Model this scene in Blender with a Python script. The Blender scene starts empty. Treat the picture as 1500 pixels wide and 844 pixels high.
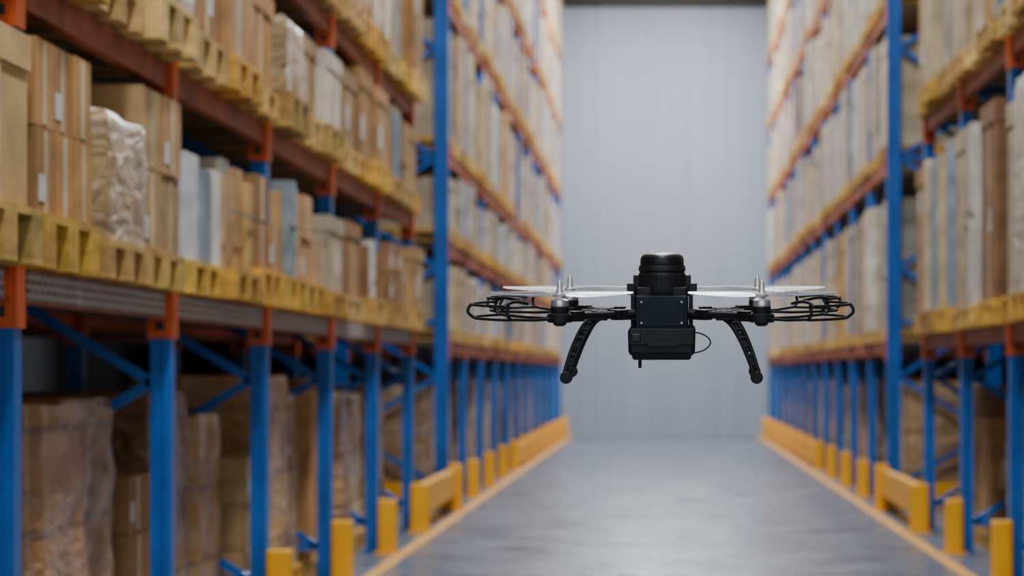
import bpy, bmesh, math, random
from mathutils import Vector, Matrix, noise
random.seed(11)
R=random.random
def U(a,b): return a+(b-a)*R()

# ------------------------------------------------------------ materials
def new_mat(name):
    m=bpy.data.materials.new(name); m.use_nodes=True
    nt=m.node_tree; b=nt.nodes['Principled BSDF']
    return m,nt,b
def N(nt,t,**k):
    n=nt.nodes.new(t)
    for a,v in k.items(): setattr(n,a,v)
    return n
def simple(name,col,rough=.5,metal=0,var=.15,scale=6,bump=0,coat=0,stretch=None,spec=.5):
    m,nt,b=new_mat(name)
    tc=N(nt,'ShaderNodeTexCoord'); no=N(nt,'ShaderNodeTexNoise')
    no.inputs['Scale'].default_value=scale; no.inputs['Detail'].default_value=5
    if stretch:
        mp=N(nt,'ShaderNodeMapping'); mp.inputs['Scale'].default_value=stretch
        nt.links.new(tc.outputs['Object'],mp.inputs['Vector']); nt.links.new(mp.outputs['Vector'],no.inputs['Vector'])
    else: nt.links.new(tc.outputs['Object'],no.inputs['Vector'])
    r=N(nt,'ShaderNodeValToRGB')
    r.color_ramp.elements[0].position=.3; r.color_ramp.elements[1].position=.7
    r.color_ramp.elements[0].color=[c*(1-var) for c in col]+[1]
    r.color_ramp.elements[1].color=[min(1,c*(1+var)) for c in col]+[1]
    nt.links.new(no.outputs['Fac'],r.inputs['Fac']); nt.links.new(r.outputs['Color'],b.inputs['Base Color'])
    b.inputs['Roughness'].default_value=rough; b.inputs['Metallic'].default_value=metal
    b.inputs['Coat Weight'].default_value=coat; b.inputs['Specular IOR Level'].default_value=spec
    if bump:
        bp=N(nt,'ShaderNodeBump'); bp.inputs['Strength'].default_value=bump; bp.inputs['Distance'].default_value=.01
        nt.links.new(no.outputs['Fac'],bp.inputs['Height']); nt.links.new(bp.outputs['Normal'],b.inputs['Normal'])
    return m
def tinted(name,rough,sx,sy,sz,lo,hi,seams=False,film=False):
    """colour from the per-face 'tint' attribute, broken up with noise"""
    m,nt,b=new_mat(name)
    at=N(nt,'ShaderNodeAttribute'); at.attribute_name='tint'
    tc=N(nt,'ShaderNodeTexCoord'); mp=N(nt,'ShaderNodeMapping'); mp.inputs['Scale'].default_value=(sx,sy,sz)
    nt.links.new(tc.outputs['Object'],mp.inputs['Vector'])
    no=N(nt,'ShaderNodeTexNoise'); no.inputs['Scale'].default_value=1; no.inputs['Detail'].default_value=6
    nt.links.new(mp.outputs['Vector'],no.inputs['Vector'])
    mr=N(nt,'ShaderNodeMapRange'); mr.inputs['From Min'].default_value=.3; mr.inputs['From Max'].default_value=.7
    mr.inputs['To Min'].default_value=lo; mr.inputs['To Max'].default_value=hi
    nt.links.new(no.outputs['Fac'],mr.inputs['Value'])
    vm=N(nt,'ShaderNodeVectorMath',operation='SCALE')
    nt.links.new(at.outputs['Color'],vm.inputs[0]); nt.links.new(mr.outputs['Result'],vm.inputs['Scale'])
    out=vm.outputs['Vector']
    if seams:
        w=N(nt,'ShaderNodeTexWave'); w.bands_direction='Z'; w.inputs['Scale'].default_value=.75; w.inputs['Distortion'].default_value=.3
        nt.links.new(tc.outputs['Object'],w.inputs['Vector'])
        r=N(nt,'ShaderNodeValToRGB'); r.color_ramp.elements[0].position=0; r.color_ramp.elements[0].color=(.5,.47,.45,1)
        r.color_ramp.elements[1].position=.03; r.color_ramp.elements[1].color=(1,1,1,1)
        nt.links.new(w.outputs['Fac'],r.inputs['Fac'])
        mm=N(nt,'ShaderNodeVectorMath',operation='MULTIPLY')
        nt.links.new(out,mm.inputs[0]); nt.links.new(r.outputs['Color'],mm.inputs[1]); out=mm.outputs['Vector']
    if film:
        mp2=N(nt,'ShaderNodeMapping'); mp2.inputs['Scale'].default_value=(1,1,1.8)
        nt.links.new(tc.outputs['Object'],mp2.inputs['Vector'])
        n2=N(nt,'ShaderNodeTexNoise'); n2.inputs['Scale'].default_value=5; n2.inputs['Detail'].default_value=9; n2.inputs['Distortion'].default_value=1.0
        nt.links.new(mp2.outputs['Vector'],n2.inputs['Vector'])
        r=N(nt,'ShaderNodeValToRGB'); r.color_ramp.elements[0].position=.47; r.color_ramp.elements[0].color=(.08,.08,.08,1)
        r.color_ramp.elements[1].position=.72; r.color_ramp.elements[1].color=(.6,.6,.6,1)
        nt.links.new(n2.outputs['Fac'],r.inputs['Fac'])
        mx=N(nt,'ShaderNodeMixRGB'); mx.inputs['Color2'].default_value=(.55,.50,.43,1)  # pale film, with the glossy highlights on its creases painted into the colour
        nt.links.new(r.outputs['Color'],mx.inputs['Fac']); nt.links.new(out,mx.inputs['Color1']); out=mx.outputs['Color']
        bp=N(nt,'ShaderNodeBump'); bp.inputs['Strength'].default_value=1; bp.inputs['Distance'].default_value=.06
        nt.links.new(n2.outputs['Fac'],bp.inputs['Height']); nt.links.new(bp.outputs['Normal'],b.inputs['Normal'])
        b.inputs['Coat Weight'].default_value=.6; b.inputs['Coat Roughness'].default_value=.2
    nt.links.new(out,b.inputs['Base Color']); b.inputs['Roughness'].default_value=rough
    return m

M={}
M['blue']=simple('rack_blue_paint',(.003,.115,.46),.32,var=.2,scale=3)
M['orange']=simple('rack_orange_paint',(.66,.11,.015),.45,var=.25,scale=4)
M['rust']=simple('rack_beam_faded_orange',(.36,.085,.035),.5,var=.45,scale=5)
M['card']=tinted('cardboard',.65,3,3,5,.68,1.2)
M['wood']=tinted('pallet_wood',.7,5,5,14,.6,1.25)
M['wrap']=tinted('shrink_wrapped_cartons',.4,3,3,3,.7,1.2,seams=True,film=True)
M['yellow']=simple('guard_yellow_paint',(1,.45,.0),.45,var=.1,scale=4)
M['line']=simple('floor_line_paint',(.75,.36,.03),.5,var=.3,scale=9)
m,nt,b=new_mat('perforated_grey_strip'); tc=N(nt,'ShaderNodeTexCoord')
sep=N(nt,'ShaderNodeSeparateXYZ'); com=N(nt,'ShaderNodeCombineXYZ')
nt.links.new(tc.outputs['Object'],sep.inputs[0]); nt.links.new(sep.outputs['Y'],com.inputs['X']); nt.links.new(sep.outputs['Z'],com.inputs['Y'])
br=N(nt,'ShaderNodeTexBrick'); br.inputs['Scale'].default_value=1; br.inputs['Brick Width'].default_value=.09; br.inputs['Row Height'].default_value=.035
br.inputs['Mortar Size'].default_value=.008; br.inputs['Color1'].default_value=(.22,.20,.21,1); br.inputs['Color2'].default_value=(.13,.12,.13,1); br.inputs['Mortar'].default_value=(.48,.43,.42,1)
nt.links.new(com.outputs['Vector'],br.inputs['Vector']); nt.links.new(br.outputs['Color'],b.inputs['Base Color']); b.inputs['Roughness'].default_value=.5
M['strip']=m
# floor
m,nt,b=new_mat('sealed_concrete_floor'); tc=N(nt,'ShaderNodeTexCoord')
n1=N(nt,'ShaderNodeTexNoise'); n1.inputs['Scale'].default_value=.8; n1.inputs['Detail'].default_value=9; n1.inputs['Roughness'].default_value=.7
nt.links.new(tc.outputs['Object'],n1.inputs['Vector'])
r=N(nt,'ShaderNodeValToRGB'); r.color_ramp.elements[0].position=.35; r.color_ramp.elements[1].position=.68
r.color_ramp.elements[0].color=(.10,.122,.165,1); r.color_ramp.elements[1].color=(.165,.195,.25,1)
nt.links.new(n1.outputs['Fac'],r.inputs['Fac']); nt.links.new(r.outputs['Color'],b.inputs['Base Color'])
n2=N(nt,'ShaderNodeTexNoise'); n2.inputs['Scale'].default_value=1.5; n2.inputs['Detail'].default_value=6; nt.links.new(tc.outputs['Object'],n2.inputs['Vector'])
mr=N(nt,'ShaderNodeMapRange'); mr.inputs['From Min'].default_value=.3; mr.inputs['From Max'].default_value=.7; mr.inputs['To Min'].default_value=.2; mr.inputs['To Max'].default_value=.36
nt.links.new(n2.outputs['Fac'],mr.inputs['Value']); nt.links.new(mr.outputs['Result'],b.inputs['Roughness'])
M['floor']=m
M['wallend']=simple('grey_sheet_metal',(.30,.35,.43),.55,var=.07,scale=1,stretch=(6,1,.15))
M['wall']=simple('dim_wall_paint',(.12,.13,.15),.8,var=.05)
M['ceil']=simple('ceiling_paint',(.2,.2,.21),.8,var=.05)
M['steel']=simple('galvanised_steel',(.35,.36,.38),.4,metal=.7)
M['dark']=simple('dark_grille',(.03,.03,.035),.7)

# ------------------------------------------------------------ mesh builder
class MB:
    def __init__(s): s.v=[];s.f=[];s.m=[];s.c=[];s.mats=[];s.sm=[]
    def mi(s,k):
        if k not in s.mats: s.mats.append(k)
        return s.mats.index(k)
    def raw(s,vs,fs,k,c=(1,1,1),smooth=False):
        o=len(s.v); s.v+=vs; i=s.mi(k)
        for f in fs: s.f.append([o+a for a in f]); s.m.append(i); s.c.append(c); s.sm.append(smooth)
    def box(s,x0,x1,y0,y1,z0,z1,k,c=(1,1,1)):
        if x0>x1:x0,x1=x1,x0
        s.raw([(x0,y0,z0),(x1,y0,z0),(x1,y1,z0),(x0,y1,z0),(x0,y0,z1),(x1,y0,z1),(x1,y1,z1),(x0,y1,z1)],
          [(0,3,2,1),(4,5,6,7),(0,1,5,4),(1,2,6,5),(2,3,7,6),(3,0,4,7)],k,c)
    def bar(s,a,b_,w,h,k,c=(1,1,1)):
        a=Vector(a);b_=Vector(b_);d=(b_-a).normalized()
        u=d.cross(Vector((0,1,0)));
        if u.length<.01:u=Vector((1,0,0))
        u.normalize();v=d.cross(u)
        vs=[tuple(p+u*i*w/2+v*j*h/2) for p in(a,b_) for i,j in((-1,-1),(1,-1),(1,1),(-1,1))]
        s.raw(vs,[(0,3,2,1),(4,5,6,7),(0,1,5,4),(1,2,6,5),(2,3,7,6),(3,0,4,7)],k,c)
    def lumpy(s,x0,x1,y0,y1,z0,z1,c,amp=.035):
        if x0>x1:x0,x1=x1,x0
        n=9; per=[]
        for i in range(n): per.append((i/n,0))
        for i in range(n): per.append((1,i/n))
        for i in range(n): per.append((1-i/n,1))
        for i in range(n): per.append((0,1-i/n))
        L=18; vs=[]; sd=Vector((U(0,90),U(0,90),U(0,90))); cx=(x0+x1)/2;cy=(y0+y1)/2
        for k in range(L+1):
            t=k/L; z=z0+(z1-z0)*t
            for (a,b_) in per:
                x=x0+(x1-x0)*a; y=y0+(y1-y0)*b_
                d=noise.noise(Vector((x*3,y*3,z*4))+sd)*amp*.7+noise.noise(Vector((x*9,y*9,z*11))+sd)*amp*.6-amp
                sh=1-(.03 if t>.97 else 0)
                e=Vector((x-cx,y-cy)); l=max(e.length,.01)
                vs.append((cx+(x-cx)*(1+d/l)*sh,cy+(y-cy)*(1+d/l)*sh,z+ (noise.noise(Vector((x*4,y*4,5))+sd)*.02 if t>.9 else 0)))
        P=len(per); fs=[]
        for k in range(L):
            for i in range(P):
                j=(i+1)%P; fs.append((k*P+i,k*P+j,(k+1)*P+j,(k+1)*P+i))
        s.raw(vs,fs,'wrap',c,True)
        top=vs[L*P:]+[(cx,cy,z1+.01)]
        s.raw(top,[(i,(i+1)%P,P) for i in range(P)],'wrap',c,False)
    def make(s,name,parent=None):
        me=bpy.data.meshes.new(name); me.from_pydata(s.v,[],s.f)
        for k in s.mats: me.materials.append(M[k])
        me.polygons.foreach_set('material_index',s.m); me.polygons.foreach_set('use_smooth',s.sm)
        ca=me.color_attributes.new('tint','FLOAT_COLOR','CORNER')
        arr=[]
        for p,c in zip(me.polygons,s.c): arr+= [c[0],c[1],c[2],1]*p.loop_total
        ca.data.foreach_set('color',arr); me.update()
        o=bpy.data.objects.new(name,me); bpy.context.collection.objects.link(o)
        if parent:o.parent=parent
        return o

KRAFT=[(.46,.245,.08),(.50,.285,.095),(.38,.20,.07),(.54,.34,.13),(.42,.23,.09),(.50,.31,.13),(.28,.14,.05)]
PALE=[(.56,.43,.26),(.46,.38,.27),(.62,.52,.37),(.38,.34,.27),(.52,.40,.24),(.46,.44,.40),(.70,.66,.58)]
COOL=[(.32,.38,.42),(.25,.31,.37),(.60,.63,.65)]
WOOD=[(.62,.37,.09),(.54,.31,.08),(.72,.47,.15),(.66,.36,.045)]
def jit(c,a=.2):
    k=U(1-a,1+a); return tuple(min(1,x*k*U(.95,1.05)) for x in c)

def pallet(mb,x0,x1,y0,y1,z,hp,side):
    c=jit(random.choice(WOOD)); t=.028
    mb.box(x0,x1,y0,y1,z+hp-t,z+hp,'wood',jit(c))
    for i in range(3):
        w=.15; yy=y0+(y1-y0-w)*i/2
        mb.box(x0,x1,yy,yy+w,z,z+.02,'wood',jit(c))
        for j in range(3):
            l=.14; xx=min(x0,x1)+(abs(x1-x0)-l)*j/2
            mb.box(xx,xx+l,yy,yy+w,z+.02,z+hp-t,'wood',jit(c,.25))
    mb.box(min(x0,x1)+.16,max(x0,x1)-.16,y0+.01,y1-.01,z+hp-t-.03,z+hp-t,'wood',jit(c))

def load(mb,x0,x1,y0,y1,z0,z1,side,far=False,pale=.4):
    k=R(); D=abs(x1-x0); W=y1-y0; H=z1-z0
    base=random.choice(PALE if R()<pale else KRAFT)
    X=lambda d: x0-side*d
    if k<.36:
        c=jit(base)
        mb.box(X(.012),X(D-.01),y0+.012,y1-.012,z0,z1-.01,'card',c)
        lh=min(.16,H*.2)
        mb.box(X(0),X(D),y0,y1,z1-lh,z1,'card',jit(c,.12))
        yc=(y0+y1)/2
        mb.box(X(.006),X(.014),yc-.03,yc+.03,z0+.01,z1-lh,'card',jit((.62,.48,.28)))
        mb.box(X(.004),X(.03),y0+.005,y0+.06,z0,z1-lh,'card',jit(c,.3))
        if R()<.6:
            a=U(y0+.1,y1-.3); zz=U(z0+.1,z1-.35) if H>.5 else z0+.1
            mb.box(X(.007),X(.014),a,a+.13,zz,zz+.18,'card',(.68,.69,.68))
        mb.box(min(X(.1),X(.35)),max(X(.1),X(.35)),y0-.002+.012,y0+.02,z0+H*.4,z0+H*.65,'card',jit((.55,.42,.27)))
    elif k<.60:
        nz=max(2,int(round(H/.3))); ny=random.choice([2,2,3]); g=.006
        for a in range(nz):
            for b_ in range(ny):
                for c_ in range(2):
                    o=U(0,.03) if c_==0 else 0
                    ya=y0+W*b_/ny+g; yb=y0+W*(b_+1)/ny-g
                    za=z0+H*a/nz; zb=z0+H*(a+1)/nz-g
                    if a==nz-1 and R()<.15: continue
                    cc=jit(base,.22)
                    xa=X(o+D*c_/2);xb=X(D*(c_+1)/2-g)
                    mb.box(xa,xb,ya,yb,za,zb,'card',cc)
                    if c_==0:
                        ym=(ya+yb)/2
                        mb.box(X(o-.003),X(o+.002),ym-.025,ym+.025,za+.01,zb-.01,'card',jit((.62,.5,.3)))
                        if R()<.4: mb.box(X(o-.004),X(o+.002),ya+.03,ya+.11,za+.05,za+.15,'card',(.7,.7,.68))
    elif k<.9:
        n=random.choice([3,4,5,6]); y=y0
        ws=[U(.4,1.6) for _ in range(n)]; sm=sum(ws)
        for w in ws:
            w=w/sm*W; src=random.choice([KRAFT,PALE,PALE,COOL]) if pale>.35 else random.choice([KRAFT,KRAFT,PALE,COOL])
            mb.box(X(U(0,.08)),X(D-U(0,.03)),y+.003,y+w-.003,z0,z1-U(0,.12),'card',jit(random.choice(src)))
            y+=w
        if R()<.4: mb.box(X(-.004),X(.004),y0,y1,z0+H*.5,z0+H*.5+.012,'card',(.25,.24,.2))
    else:
        mb.lumpy(x0,X(D),y0,y1,z0,z1,jit(base),.02)

def rack_run(side,xf,ys,levels,top,loads,label_lv=None,far=False,pale=.4):
    D=1.1; mb=MB(); ca=MB(); pa=MB()
    X=lambda d: xf-side*d
    for i,y in enumerate(ys):
        end=far and i==0
        w=.1 if not end else .15
        for d in (0,D):
            x=X(d)
            mb.box(x-w/2,x-w/2+.035,y-.05,y+.05,0,top,'blue'); mb.box(x+w/2-.035,x+w/2,y-.05,y+.05,0,top,'blue')
            mb.box(x-w/2+.035,x+w/2-.035,y-.03,y+.05,0,top,'blue')
            mb.box(x-.09,x+.09,y-.08,y+.08,0,.012,'blue')
        a,b_=X(.05),X(D-.05); z=.25; k=0
        mb.bar((a,y,z),(b_,y,z),.05,.03,'blue')
        while z<top-.7:
            p,q=((a,z),(b_,z+.6)) if k%2==0 else ((b_,z),(a,z+.6))
            mb.bar((p[0],y,p[1]),(q[0],y,q[1]),.05,.03,'blue'); z+=.6; k+=1
            if k%3==0: mb.bar((a,y,z),(b_,y,z),.05,.03,'blue')
        for L in levels:
            if L<top:
                for d in (0,D):
                    x=X(d)
                    if end:
                        mb.box(x-w/2-.012,x+w/2+.012,y+.051,y+.12,L-.16,L+.09,'orange')
                    elif far:
                        mb.box(x-w/2-.01,x+w/2+.01,y-.056,y+.056,L-.13,L+.066,'rust')
                    else:
                        mb.box(x-w/2-.012,x+w/2+.012,y-.062,y+.062,L-.16,L+.09,'orange')
                        mb.box(x-.02,x+.02,y-.066,y-.061,L-.12,L-.08,'dark')
    for i in range(len(ys)-1):
        ya,yb=ys[i]+.055,ys[i+1]-.055
        for li,L in enumerate(levels):
            if L>=top: continue
            bh=.085 if far else .065
            for d in (-.01,D+.01):
                x=X(d); mb.box(x-.025,x+.025,ya,yb,L-bh,L+.065,'rust' if not(label_lv==li) else 'orange')
                mb.box(x-.028,x+.028,ya,yb,L+.035,L+.0651,'rust')
                mb.box(x-.028,x+.028,ya,yb,L-bh-.0001,L-bh+.02,'rust')
            if label_lv==li:
                x=X(-.035-.004); mb.box(x-.004,x+.004,ya+.1,yb-.1,L-.054,L+.054,'strip')
            for j in range(5):
                yy=ya+(yb-ya)*(j+.5)/5
                mb.bar((X(.02),yy,L+.03),(X(D-.02),yy,L+.03),.03,.05,'steel')
            zb=L+.066; zt=(levels[li+1]-.09) if li+1<len(levels) else top+.0
            av=zt-zb
            n=3; bw=(yb-ya)/n
            for j in range(n):
                if R()<loads.get('gap',.05): continue
                hp=U(.15,.21); y0=ya+bw*j+U(.008,.03); y1=ya+bw*(j+1)-U(.008,.03)
                st=U(.12,.2) if not far else U(.06,.1); x0=X(-st); x1=X(D-.05)
                if far: hp=U(.12,.15)
                pallet(pa,x0,x1,y0,y1,zb,hp,side)
                fill=U(*loads.get('fill',(.7,.95)))
                ht=max(.3,min(av-hp-.03,(av-hp)*fill)); ht=min(ht,1.45)
                load(ca,X(-st+U(0,.04)),x1,y0+U(0,.04),y1-U(0,.03),zb+hp+.001,zb+hp+.001+ht,side,far,pale)
                hb=min(av-.1,ht*U(.7,1.1))
                ca.box(X(D+.22),X(D+1.2),y0,y1,zb+.14,zb+.14+max(.3,hb-.1),'card',jit(random.choice(KRAFT)))
                pa.box(X(D+.2),X(D+1.2),y0,y1,zb,zb+.139,'wood',jit(random.choice(WOOD)))
    for i in range(len(ys)-1):
        ya,yb=ys[i]+.055,ys[i+1]-.055
        for L in levels:
            for d in (D+.3,D+1.15):
                x=X(d); mb.box(x-.025,x+.025,ya-.055,yb+.055,L-.065,L+.064,'rust')
        bw=(yb-ya)/3
        for j in range(3):
            r_=R()
            if r_<.16: continue
            y0=ya+bw*j+U(.02,.06); y1=ya+bw*(j+1)-U(.02,.06); hp=.14
            x0=X(.08+U(0,.12)); x1=X(D-.06)
            pallet(pa,x0,x1,y0,y1,.001,hp,side)
            ht=U(1.1,1.4)
            if r_<.84: ca.lumpy(x0,x1,y0+.01,y1-.01,hp+.002,hp+ht,jit(random.choice(KRAFT if R()<.85 else PALE)),.035)
            else: load(ca,x0,x1,y0+.01,y1-.01,hp+.002,hp+ht*U(.6,1),side,far,.1)
            ca.box(X(D+.3),X(D+1.2),y0,y1,.0,U(.9,1.4),'card',jit(random.choice(KRAFT)))
    mb.make('pallet_rack'); ca.make('cartons_on_pallets'); pa.make('wooden_pallets')

nearL=[3.1]+[5.8+2.7*i for i in range(7)]      # .. 22.0
far_ys=[25.4+2.61*i for i in range(12)]  # .. 54.1
rack_run(1,-2.41,nearL,[1.82,2.92,3.98,5.6],6.8,{'gap':.05,'fill':(.66,.95)},label_lv=0,pale=.22)
rack_run(1,-2.41,far_ys,[1.78,2.88,3.9,5.6,7.2,8.7],10.3,{'gap':.05,'fill':(.75,.98)},far=True,pale=.75)
rack_run(-1,2.53,nearL,[1.78,3.83,5.55],6.8,{'gap':.03,'fill':(.78,.95)},pale=.75)
rack_run(-1,2.53,far_ys,[1.78,3.8,5.5,7.15,8.7],10.3,{'gap':.05,'fill':(.78,.98)},far=True,pale=.9)

# ------------------------------------------------------------ guards
def post_mesh(mb,x,y,h=.445,w=.15,d=.13):
    n=5; prof=[]
    r=.035
    for cx,cy,a0 in((w/2-r,d/2-r,0),(-w/2+r,d/2-r,90),(-w/2+r,-d/2+r,180),(w/2-r,-d/2+r,270)):
        for i in range(n):
            a=math.radians(a0+90*i/(n-1)); prof.append((x+cx+r*math.cos(a),y+cy+r*math.sin(a)))
    P=len(prof); vs=[]
    for z,s in((.01,1),(h-.02,1),(h-.006,.97),(h,.88)):
        vs+=[(x+(px-x)*s,y+(py-y)*s,z) for px,py in prof]
    fs=[]
    for k in range(3):
        for i in range(P): fs.append((k*P+i,k*P+(i+1)%P,(k+1)*P+(i+1)%P,(k+1)*P+i))
    fs.append(tuple(3*P+i for i in range(P)))
    mb.raw(vs,fs,'yellow')
    mb.box(x-w/2-.03,x+w/2+.03,y-d/2-.03,y+d/2+.0,0,.012,'yellow')
    for sx in(-1,1): mb.box(x+sx*(w/2+.015)-.01,x+sx*(w/2+.015)+.01,y-d/2-.02,y-d/2,.012,.025,'steel')
for xs in (-2.27,2.41):
    sg=-1 if xs<0 else 1
    for y in nearL[:-1]+far_ys[1:4]:
        mb=MB(); post_mesh(mb,xs,y-.13-.0); mb.make('rack_guard_post')
    mb=MB()
    for y in far_ys[4:]: post_mesh(mb,xs,y-.13)
    mb.box(xs-.04,xs+.04,far_ys[4]-.06,far_ys[-1]-.2,.06,.36,'yellow'); mb.make('low_barrier')
    mb=MB(); ya,yb=21.75,25.1
    post_mesh(mb,xs,ya,.45,.18); post_mesh(mb,xs*.985,yb,.50,.15)
    mb.box(xs-.05,xs+.05,ya+.066,yb-.066,.17,.44,'yellow')
    mb.box(min(xs,xs+sg*1.25),max(xs,xs+sg*1.25),yb+.0,yb+.06,.02,.30,'yellow')
    mb.make('guard_rail')

# ------------------------------------------------------------ room
def slab(name,x0,x1,y0,y1,z0,z1,k):
    mb=MB(); mb.box(x0,x1,y0,y1,z0,z1,k); return mb.make(name)
H=11.2
slab('floor',-7,7,-8,55.2,-.1,0,'floor')
slab('wall_left',-7,-6.9,-8,55.2,0,H,'wall'); slab('wall_right',6.9,7,-8,55.2,0,H,'wall')
slab('ceiling',-7,7,-8,55.2,H,H+.1,'ceil')
mb=MB(); x=-6.9
mb.box(-6.9,6.9,54.75,54.85,0,H,'wallend')
while x<6.85:
    mb.raw([(x,54.75,0),(x+.02,54.744,0),(x+.07,54.744,0),(x+.09,54.75,0),(x,54.75,H),(x+.02,54.744,H),(x+.07,54.744,H),(x+.09,54.75,H)],
      [(0,1,5,4),(1,2,6,5),(2,3,7,6)],'wallend'); x+=.16
mb.make('wall_back')
mb=MB(); mb.box(-6.8,6.8,54.5,54.7,10.12,10.4,'dark'); mb.make('trim_1')
mb=MB(); mb.box(-2.19,-2.09,-8,54.6,0,.003,'line'); mb.make('floor_line')
mb=MB(); mb.box(2.20,2.30,-8,54.6,0,.003,'line'); mb.make('floor_line')

for i in range(7):
    y=0+i*8.2
    e=bpy.data.objects.new('ceiling_lamp',None); bpy.context.collection.objects.link(e); e.location=(0,y,10.9)
    mb=MB(); mb.box(-.35,.35,-1.6,1.6,.03,.14,'steel'); mb.make('housing',e)
    l=bpy.data.lights.new('tube','AREA'); l.shape='RECTANGLE'; l.size=.6; l.size_y=3; l.energy=640 if i<6 else 1500; l.color=(.97,.98,1)  # last lamp boosted, an added wash to brighten the back wall
    lo=bpy.data.objects.new('tube',l); bpy.context.collection.objects.link(lo); lo.parent=e; lo.location=(0,0,.0)
w=bpy.data.worlds.new('World'); bpy.context.scene.world=w; w.use_nodes=True
bg=w.node_tree.nodes['Background']; bg.inputs[0].default_value=(.92,.94,1,1); bg.inputs[1].default_value=1.6

# ------------------------------------------------------------ drone
M['blk']=simple('matte_black_plastic',(.005,.006,.008),.55,var=.2,scale=30,spec=.35)
M['glossblk']=simple('glossy_black',(.004,.005,.008),.38,var=.1,spec=.4)
M['navy']=simple('dark_navy_shell',(.003,.008,.018),.6,var=.2,scale=20,spec=.3)
M['carbon']=simple('carbon_fibre',(.007,.007,.009),.55,var=.3,scale=80,spec=.35)
M['silver']=simple('silver_alloy',(.8,.81,.83),.28,metal=.8,var=.05)
m,nt,b=new_mat('pale_grey_prop'); tc=N(nt,'ShaderNodeTexCoord'); wv=N(nt,'ShaderNodeTexWave'); wv.bands_direction='DIAGONAL'; wv.inputs['Scale'].default_value=60
nt.links.new(tc.outputs['Object'],wv.inputs['Vector']); r=N(nt,'ShaderNodeValToRGB'); r.color_ramp.elements[0].color=(.4,.42,.44,1); r.color_ramp.elements[1].color=(.8,.82,.85,1); r.color_ramp.elements[1].position=.4
nt.links.new(wv.outputs['Fac'],r.inputs['Fac']); nt.links.new(r.outputs['Color'],b.inputs['Base Color']); b.inputs['Roughness'].default_value=.3; b.inputs['Metallic'].default_value=.3
M['blade']=m
m,nt,b=new_mat('spinning_blade_sweep'); b.inputs['Base Color'].default_value=(.8,.82,.85,1); b.inputs['Roughness'].default_value=.3
tc=N(nt,'ShaderNodeTexCoord'); no=N(nt,'ShaderNodeTexNoise'); no.inputs['Scale'].default_value=40; nt.links.new(tc.outputs['Object'],no.inputs['Vector'])
mr=N(nt,'ShaderNodeMapRange'); mr.inputs['From Min'].default_value=.3; mr.inputs['From Max'].default_value=.7; mr.inputs['To Min'].default_value=.04; mr.inputs['To Max'].default_value=.22
nt.links.new(no.outputs['Fac'],mr.inputs['Value']); nt.links.new(mr.outputs['Result'],b.inputs['Alpha'])
M['sweep']=m
drone=bpy.data.objects.new('quadcopter_drone',None); bpy.context.collection.objects.link(drone)
drone.location=(0,5.065,1.642); drone.rotation_euler=(math.radians(3.8),0,math.radians(-1.0))
S=671.0
def PX(px,py,y=0): return Vector(((px-970)/S,y,(450-py)/S))
def fin(bm,name,k,bevel=0,smooth=True):
    me=bpy.data.meshes.new(name); bm.to_mesh(me); bm.free(); me.materials.append(M[k])
    for p in me.polygons:p.use_smooth=smooth
    o=bpy.data.objects.new(name,me); bpy.context.collection.objects.link(o); o.parent=drone
    if bevel:
        b=o.modifiers.new('b','BEVEL'); b.width=bevel; b.segments=3; b.limit_method='ANGLE'
        w_=o.modifiers.new('w','WEIGHTED_NORMAL')
    else:
        e=o.modifiers.new('e','EDGE_SPLIT'); e.split_angle=math.radians(35)
    return o
def dbox(name,px0,px1,py0,py1,y0,y1,k,bev=.002,taper=1.0):
    bm=bmesh.new(); a=PX(px0,py1,y0); b=PX(px1,py0,y1); cx=(a.x+b.x)/2; cy=(a.y+b.y)/2
    vs=[]
    for z,s in((a.z,taper),(b.z,1)):
        for x,y in((a.x,a.y),(b.x,a.y),(b.x,b.y),(a.x,b.y)):
            vs.append(bm.verts.new((cx+(x-cx)*s,cy+(y-cy)*s,z)))
    for f in[(0,3,2,1),(4,5,6,7),(0,1,5,4),(1,2,6,5),(2,3,7,6),(3,0,4,7)]: bm.faces.new([vs[i] for i in f])
    return fin(bm,name,k,bev)
def lathe(name,c,prof,k,seg=48):
    bm=bmesh.new(); rings=[]
    for r,z in prof: rings.append([bm.verts.new((c[0]+r*math.cos(2*math.pi*i/seg),c[1]+r*math.sin(2*math.pi*i/seg),c[2]+z)) for i in range(seg)])
    for a,b in zip(rings,rings[1:]):
        for i in range(seg): bm.faces.new((a[i],a[(i+1)%seg],b[(i+1)%seg],b[i]))
    bm.faces.new(rings[0][::-1]); bm.faces.new(rings[-1])
    bmesh.ops.recalc_face_normals(bm,faces=bm.faces)
    return fin(bm,name,k)
def tube(name,pts,r,k,radii=None):
    cu=bpy.data.curves.new(name,'CURVE'); cu.dimensions='3D'; cu.bevel_depth=r; cu.bevel_resolution=3; cu.use_fill_caps=True
    sp=cu.splines.new('POLY'); sp.points.add(len(pts)-1)
    for i,p in enumerate(pts): sp.points[i].co=(*p,1); sp.points[i].radius=radii[i] if radii else 1
    cu.materials.append(M[k]); o=bpy.data.objects.new(name,cu); bpy.context.collection.objects.link(o); o.parent=drone; return o
def cat(pts,n=6):
    out=[]; P=[pts[0]]+list(pts)+[pts[-1]]
    for i in range(1,len(P)-2):
        for t in range(n):
            t=t/n; a,b,c,d=P[i-1],P[i],P[i+1],P[i+2]
            out.append(.5*((2*b)+(c-a)*t+(2*a-5*b+4*c-d)*t*t+(3*b-a-3*c+d)*t**3))
    out.append(P[-2]); return out
def px(v): return v/S
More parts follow.
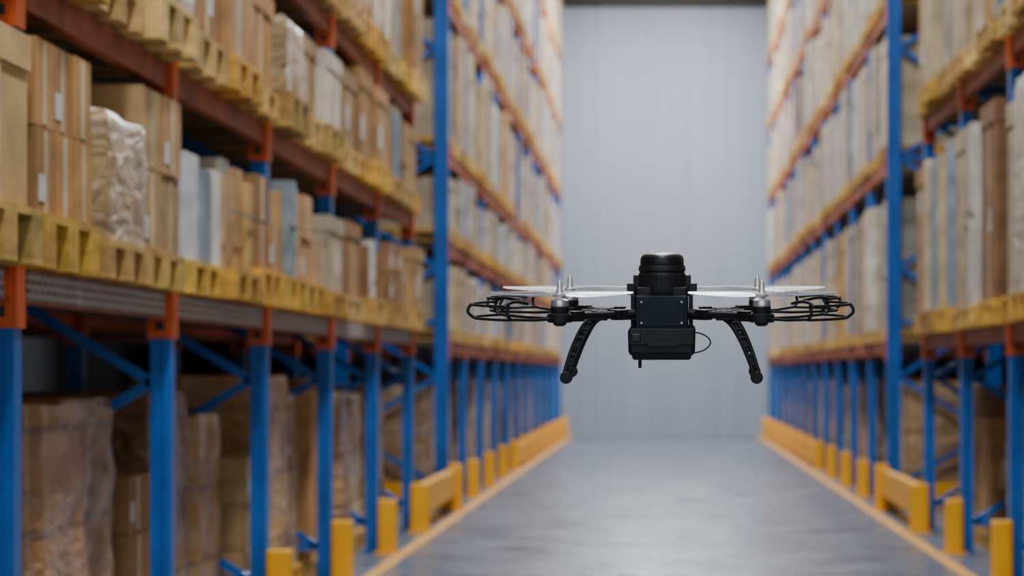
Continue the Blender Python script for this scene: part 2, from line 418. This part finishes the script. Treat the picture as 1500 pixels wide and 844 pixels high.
lathe('lidar_sensor',(0,-.01,0),[(px(33),px(16)),(px(34),px(18)),(px(34.5),px(30)),(px(34.5),px(48)),(px(33),px(50)),(px(33),px(52)),(px(34.5),px(54)),(px(34),px(59)),(px(32.5),px(61.5))],'blk')
lathe('lidar_cap',(0,-.01,0),[(px(31),px(61)),(px(32),px(63)),(px(31.5),px(71)),(px(29.5),px(75)),(px(25),px(77.5)),(px(14),px(78.5))],'glossblk')
for i in range(36):
    a=2*math.pi*i/36; c,s=math.cos(a)*px(34.2),math.sin(a)*px(34.2)-.01
    tube('lidar_rib',[Vector((c,s,px(20))),Vector((c,s,px(46)))],px(.9),'blk')
dbox('sensor_mount',934,1006,420,434,-.055,.06,'blk',.003)
for s in(-1,1):
    a=970+s*45
    dbox('mount_clip',a-6,a+6,415,432,-.03,.03,'blk',.002)
    dbox('mount_bracket',970+s*37-5,970+s*37+5,403,434,-.02,.04,'blk',.002)
    dbox('side_plate',970+s*42-3,970+s*42+3,431,478,-.05,.05,'carbon',.001)
dbox('body_shell',932,1008,432,482,-.075,.075,'navy',.004)
dbox('body_front_panel',937,1003,437,476,-.077,-.074,'navy',.001)
for x_,y_ in((941,441),(999,441),(941,471),(999,471)):
    c=PX(x_,y_,-.078); bm=bmesh.new(); bmesh.ops.create_cone(bm,cap_ends=True,segments=12,radius1=px(1.6),radius2=px(1.6),depth=.003,matrix=Matrix.Translation(c)@Matrix.Rotation(math.pi/2,4,'X')); fin(bm,'screw','steel')
dbox('battery_pack',921,1019,478,519,-.085,.085,'blk',.010,.98)
dbox('battery_tray',926,1014,514,525,-.08,.08,'blk',.005,.95)
dbox('battery_flap',923,1017,479,503,-.089,-.084,'blk',.003)
dbox('battery_latch',950,992,500,505,-.092,-.084,'carbon',.001)
dbox('camera_lens_housing',926,940,486,498,-.092,-.08,'glossblk',.003)
tube('antenna',[PX(938,522,-.04),PX(938,538,-.04)],px(2.5),'blk')
tube('cable_loop',cat([PX(1012,486,-.05),PX(1026,487,-.055),PX(1038,494,-.055),PX(1040,503,-.055),PX(1030,512,-.055),PX(1014,516,-.05)]),px(1.1),'blk')
for py in(452,464): dbox('hub_plate',916,1024,py,py+3,-.07,.09,'carbon',.001)
rc=[(-.212,-.19),(.212,-.19),(-.212,.19),(.212,.19)]
ARM=(450-459)/S; PROP=(450-428)/S
for i,(x,y) in enumerate(rc):
    sx=1 if x>0 else -1; sy=1 if y>0 else -1
    tube('arm',[Vector((sx*.05,sy*.06,ARM)),Vector((x,y,ARM))],px(5.5),'carbon')
    for t in(.25,.8):
        c=Vector((sx*.05,sy*.06,ARM)).lerp(Vector((x,y,ARM)),t)
        bm=bmesh.new(); bmesh.ops.create_cube(bm,size=1,matrix=Matrix.Translation(c)@Matrix.Rotation(math.atan2(y-sy*.06,x-sx*.05),4,'Z')@Matrix.Diagonal((.03,.026,.022,1))); fin(bm,'arm_clamp','blk',.002)
    lathe('motor_mount',(x,y,ARM),[(.024,-.012),(.027,-.01),(.027,.004),(.022,.008)],'blk',32)
    lathe('motor_foot',(x,y,ARM-.016),[(.008,-.004),(.014,0),(.014,.005)],'blk',24)
    lathe('motor',(x,y,ARM+.008),[(.019,0),(.0195,.003),(.0195,.012),(.018,.014)],'blk',32)
    lathe('motor_bell',(x,y,ARM+.022),[(.0185,0),(.019,.002),(.018,.013),(.009,.016)],'silver',32)
    lathe('spinner',(x,y,PROP+.002),[(.009,-.004),(.009,.004),(.0065,.009),(.0065,.018),(.005,.024),(.002,.028)],'silver',24)
    lathe('prop_hub',(x,y,PROP-.004),[(.013,0),(.014,.002),(.014,.007),(.010,.009)],'silver',24)
    lathe('prop_sweep',(x,y,PROP+.001),[(.02,0),(.150,.003),(.150,.0035),(.02,.001)],'sweep',48)
    bm=bmesh.new(); th0=math.radians([7,-6,-9,8][i]); hand=1 if sx*sy>0 else -1
    for h in(0,math.pi):
        prev=None
        for k in range(17):
            t=k/16; r=.008+t*.147
            ch=.012+.018*math.sin(min(1,t*2.2)*math.pi/2)*(1-.45*max(0,t-.35)/.65); ch*= (1 if t<.97 else .5)
            tw=math.radians(24-14*t)*hand
            row=[]
            for q,z in((-.5,0),(-.2,.0016),(.5,0),(.1,-.0008)):
                lx=r; ly=q*ch*math.cos(tw)-z*math.sin(tw); lz=q*ch*math.sin(tw)+z*math.cos(tw)+PROP+t*t*.004
                a=th0+h; row.append(bm.verts.new((x+lx*math.cos(a)-ly*math.sin(a),y+lx*math.sin(a)+ly*math.cos(a),lz)))
            if prev:
                for j in range(4): bm.faces.new((prev[j],prev[(j+1)%4],row[(j+1)%4],row[j]))
            else: bm.faces.new(row)
            prev=row
        bm.faces.new(prev[::-1])
    bmesh.ops.recalc_face_normals(bm,faces=bm.faces); fin(bm,'propeller','blade')
    mid=math.radians(0 if sx>0 else 180)+sx*sy*math.radians(10)
    for zz,rad,rr in((.014,.186,.003),(-.014,.180,.003)):
        pts=[Vector((x+rad*math.cos(mid+math.radians(a)),y+rad*math.sin(mid+math.radians(a)),zz)) for a in range(-50,51,5)]
        tube('guard_hoop',pts,rr,'blk')
    for a in(-50,0,50):
        an=mid+math.radians(a); c,s=math.cos(an),math.sin(an)
        tube('guard_spacer',cat([Vector((x+.180*c,y+.180*s,-.014)),Vector((x+.192*c,y+.192*s,-.004)),Vector((x+.192*c,y+.192*s,.006)),Vector((x+.186*c,y+.186*s,.014))],3),.0033,'blk')
    for a in(-50,50):
        an=mid+math.radians(a); c,s=math.cos(an),math.sin(an)
        tube('guard_strut',[Vector((x+.02*c,y+.02*s,ARM-.004)),Vector((x+.10*c,y+.10*s,-.017)),Vector((x+.180*c,y+.180*s,-.013))],.0032,'blk')
        tube('guard_finger',cat([Vector((x+.12*c,y+.12*s,.018)),Vector((x+.16*c,y+.16*s,.023)),Vector((x+.19*c,y+.19*s,.020)),Vector((x+.2*c,y+.2*s,.012))],4),.0035,'blk')
for sx in(-1,1):
    for yy,yf in((-.06,-.10),(.06,.10)):
        def Q(dx,py,f): return Vector((sx*dx/S,yy+(yf-yy)*f,(450-py)/S))
        A=cat([Q(84,462,0),Q(100,474,.2),Q(114,497,.5),Q(125,522,.8),Q(134,546,1)])
        B=cat([Q(96,461,0),Q(112,474,.2),Q(124,496,.5),Q(133,520,.8),Q(140,545,1)])
        tube('leg_rail',A,px(3.2),'blk'); tube('leg_rail',B,px(3.2),'blk')
        for k in range(2,len(A),3): tube('leg_web',[A[k],B[k]],px(3),'blk')
        bm=bmesh.new(); r0=None
        for k in range(len(A)):
            if k%6>3: r0=None; continue
            r1=[bm.verts.new(A[k]+Vector((0,-.002,0))),bm.verts.new(B[k]+Vector((0,-.002,0)))]
            if r0: bm.faces.new((r0[0],r0[1],r1[1],r1[0]))
            r0=r1
        fin(bm,'leg_plate','blk')
        f=Q(137,549,1); bm=bmesh.new(); bmesh.ops.create_cone(bm,cap_ends=True,segments=24,radius1=px(9),radius2=px(9),depth=.022,matrix=Matrix.Translation(f)@Matrix.Rotation(math.pi/2,4,'X')); fin(bm,'foot','blk',.003)
        bm=bmesh.new(); bmesh.ops.create_cone(bm,cap_ends=True,segments=16,radius1=px(3),radius2=px(3),depth=.024,matrix=Matrix.Translation(f)@Matrix.Rotation(math.pi/2,4,'X')); fin(bm,'foot_pin','carbon')
        dbx=970+sx*90; dbox('leg_clamp',dbx-12,dbx+12,453,468,yy-.016,yy+.016,'blk',.003)
    tube('cross_tube',[Vector((sx*90/S,-.09,ARM)),Vector((sx*90/S,.09,ARM))],px(4.5),'carbon')
    tube('cross_tube',[Vector((sx*40/S,-.06,ARM)),Vector((sx*120/S,-.06,ARM))],px(4.5),'carbon')
    tube('cross_tube',[Vector((sx*40/S,.06,ARM)),Vector((sx*120/S,.06,ARM))],px(4.5),'carbon')

# ------------------------------------------------------------ camera
cd=bpy.data.cameras.new('camera'); cam=bpy.data.objects.new('camera',cd); bpy.context.collection.objects.link(cam)
cam.location=(0,0,1.5); cam.rotation_euler=(math.radians(90),0,0)
cd.sensor_width=36; cd.lens=3400*36/1500; cd.shift_x=-(970-750)/1500; cd.shift_y=(545-422)/1500
cd.clip_end=200
cd.dof.use_dof=True; cd.dof.focus_distance=4.95; cd.dof.aperture_fstop=3.6
bpy.context.scene.camera=cam
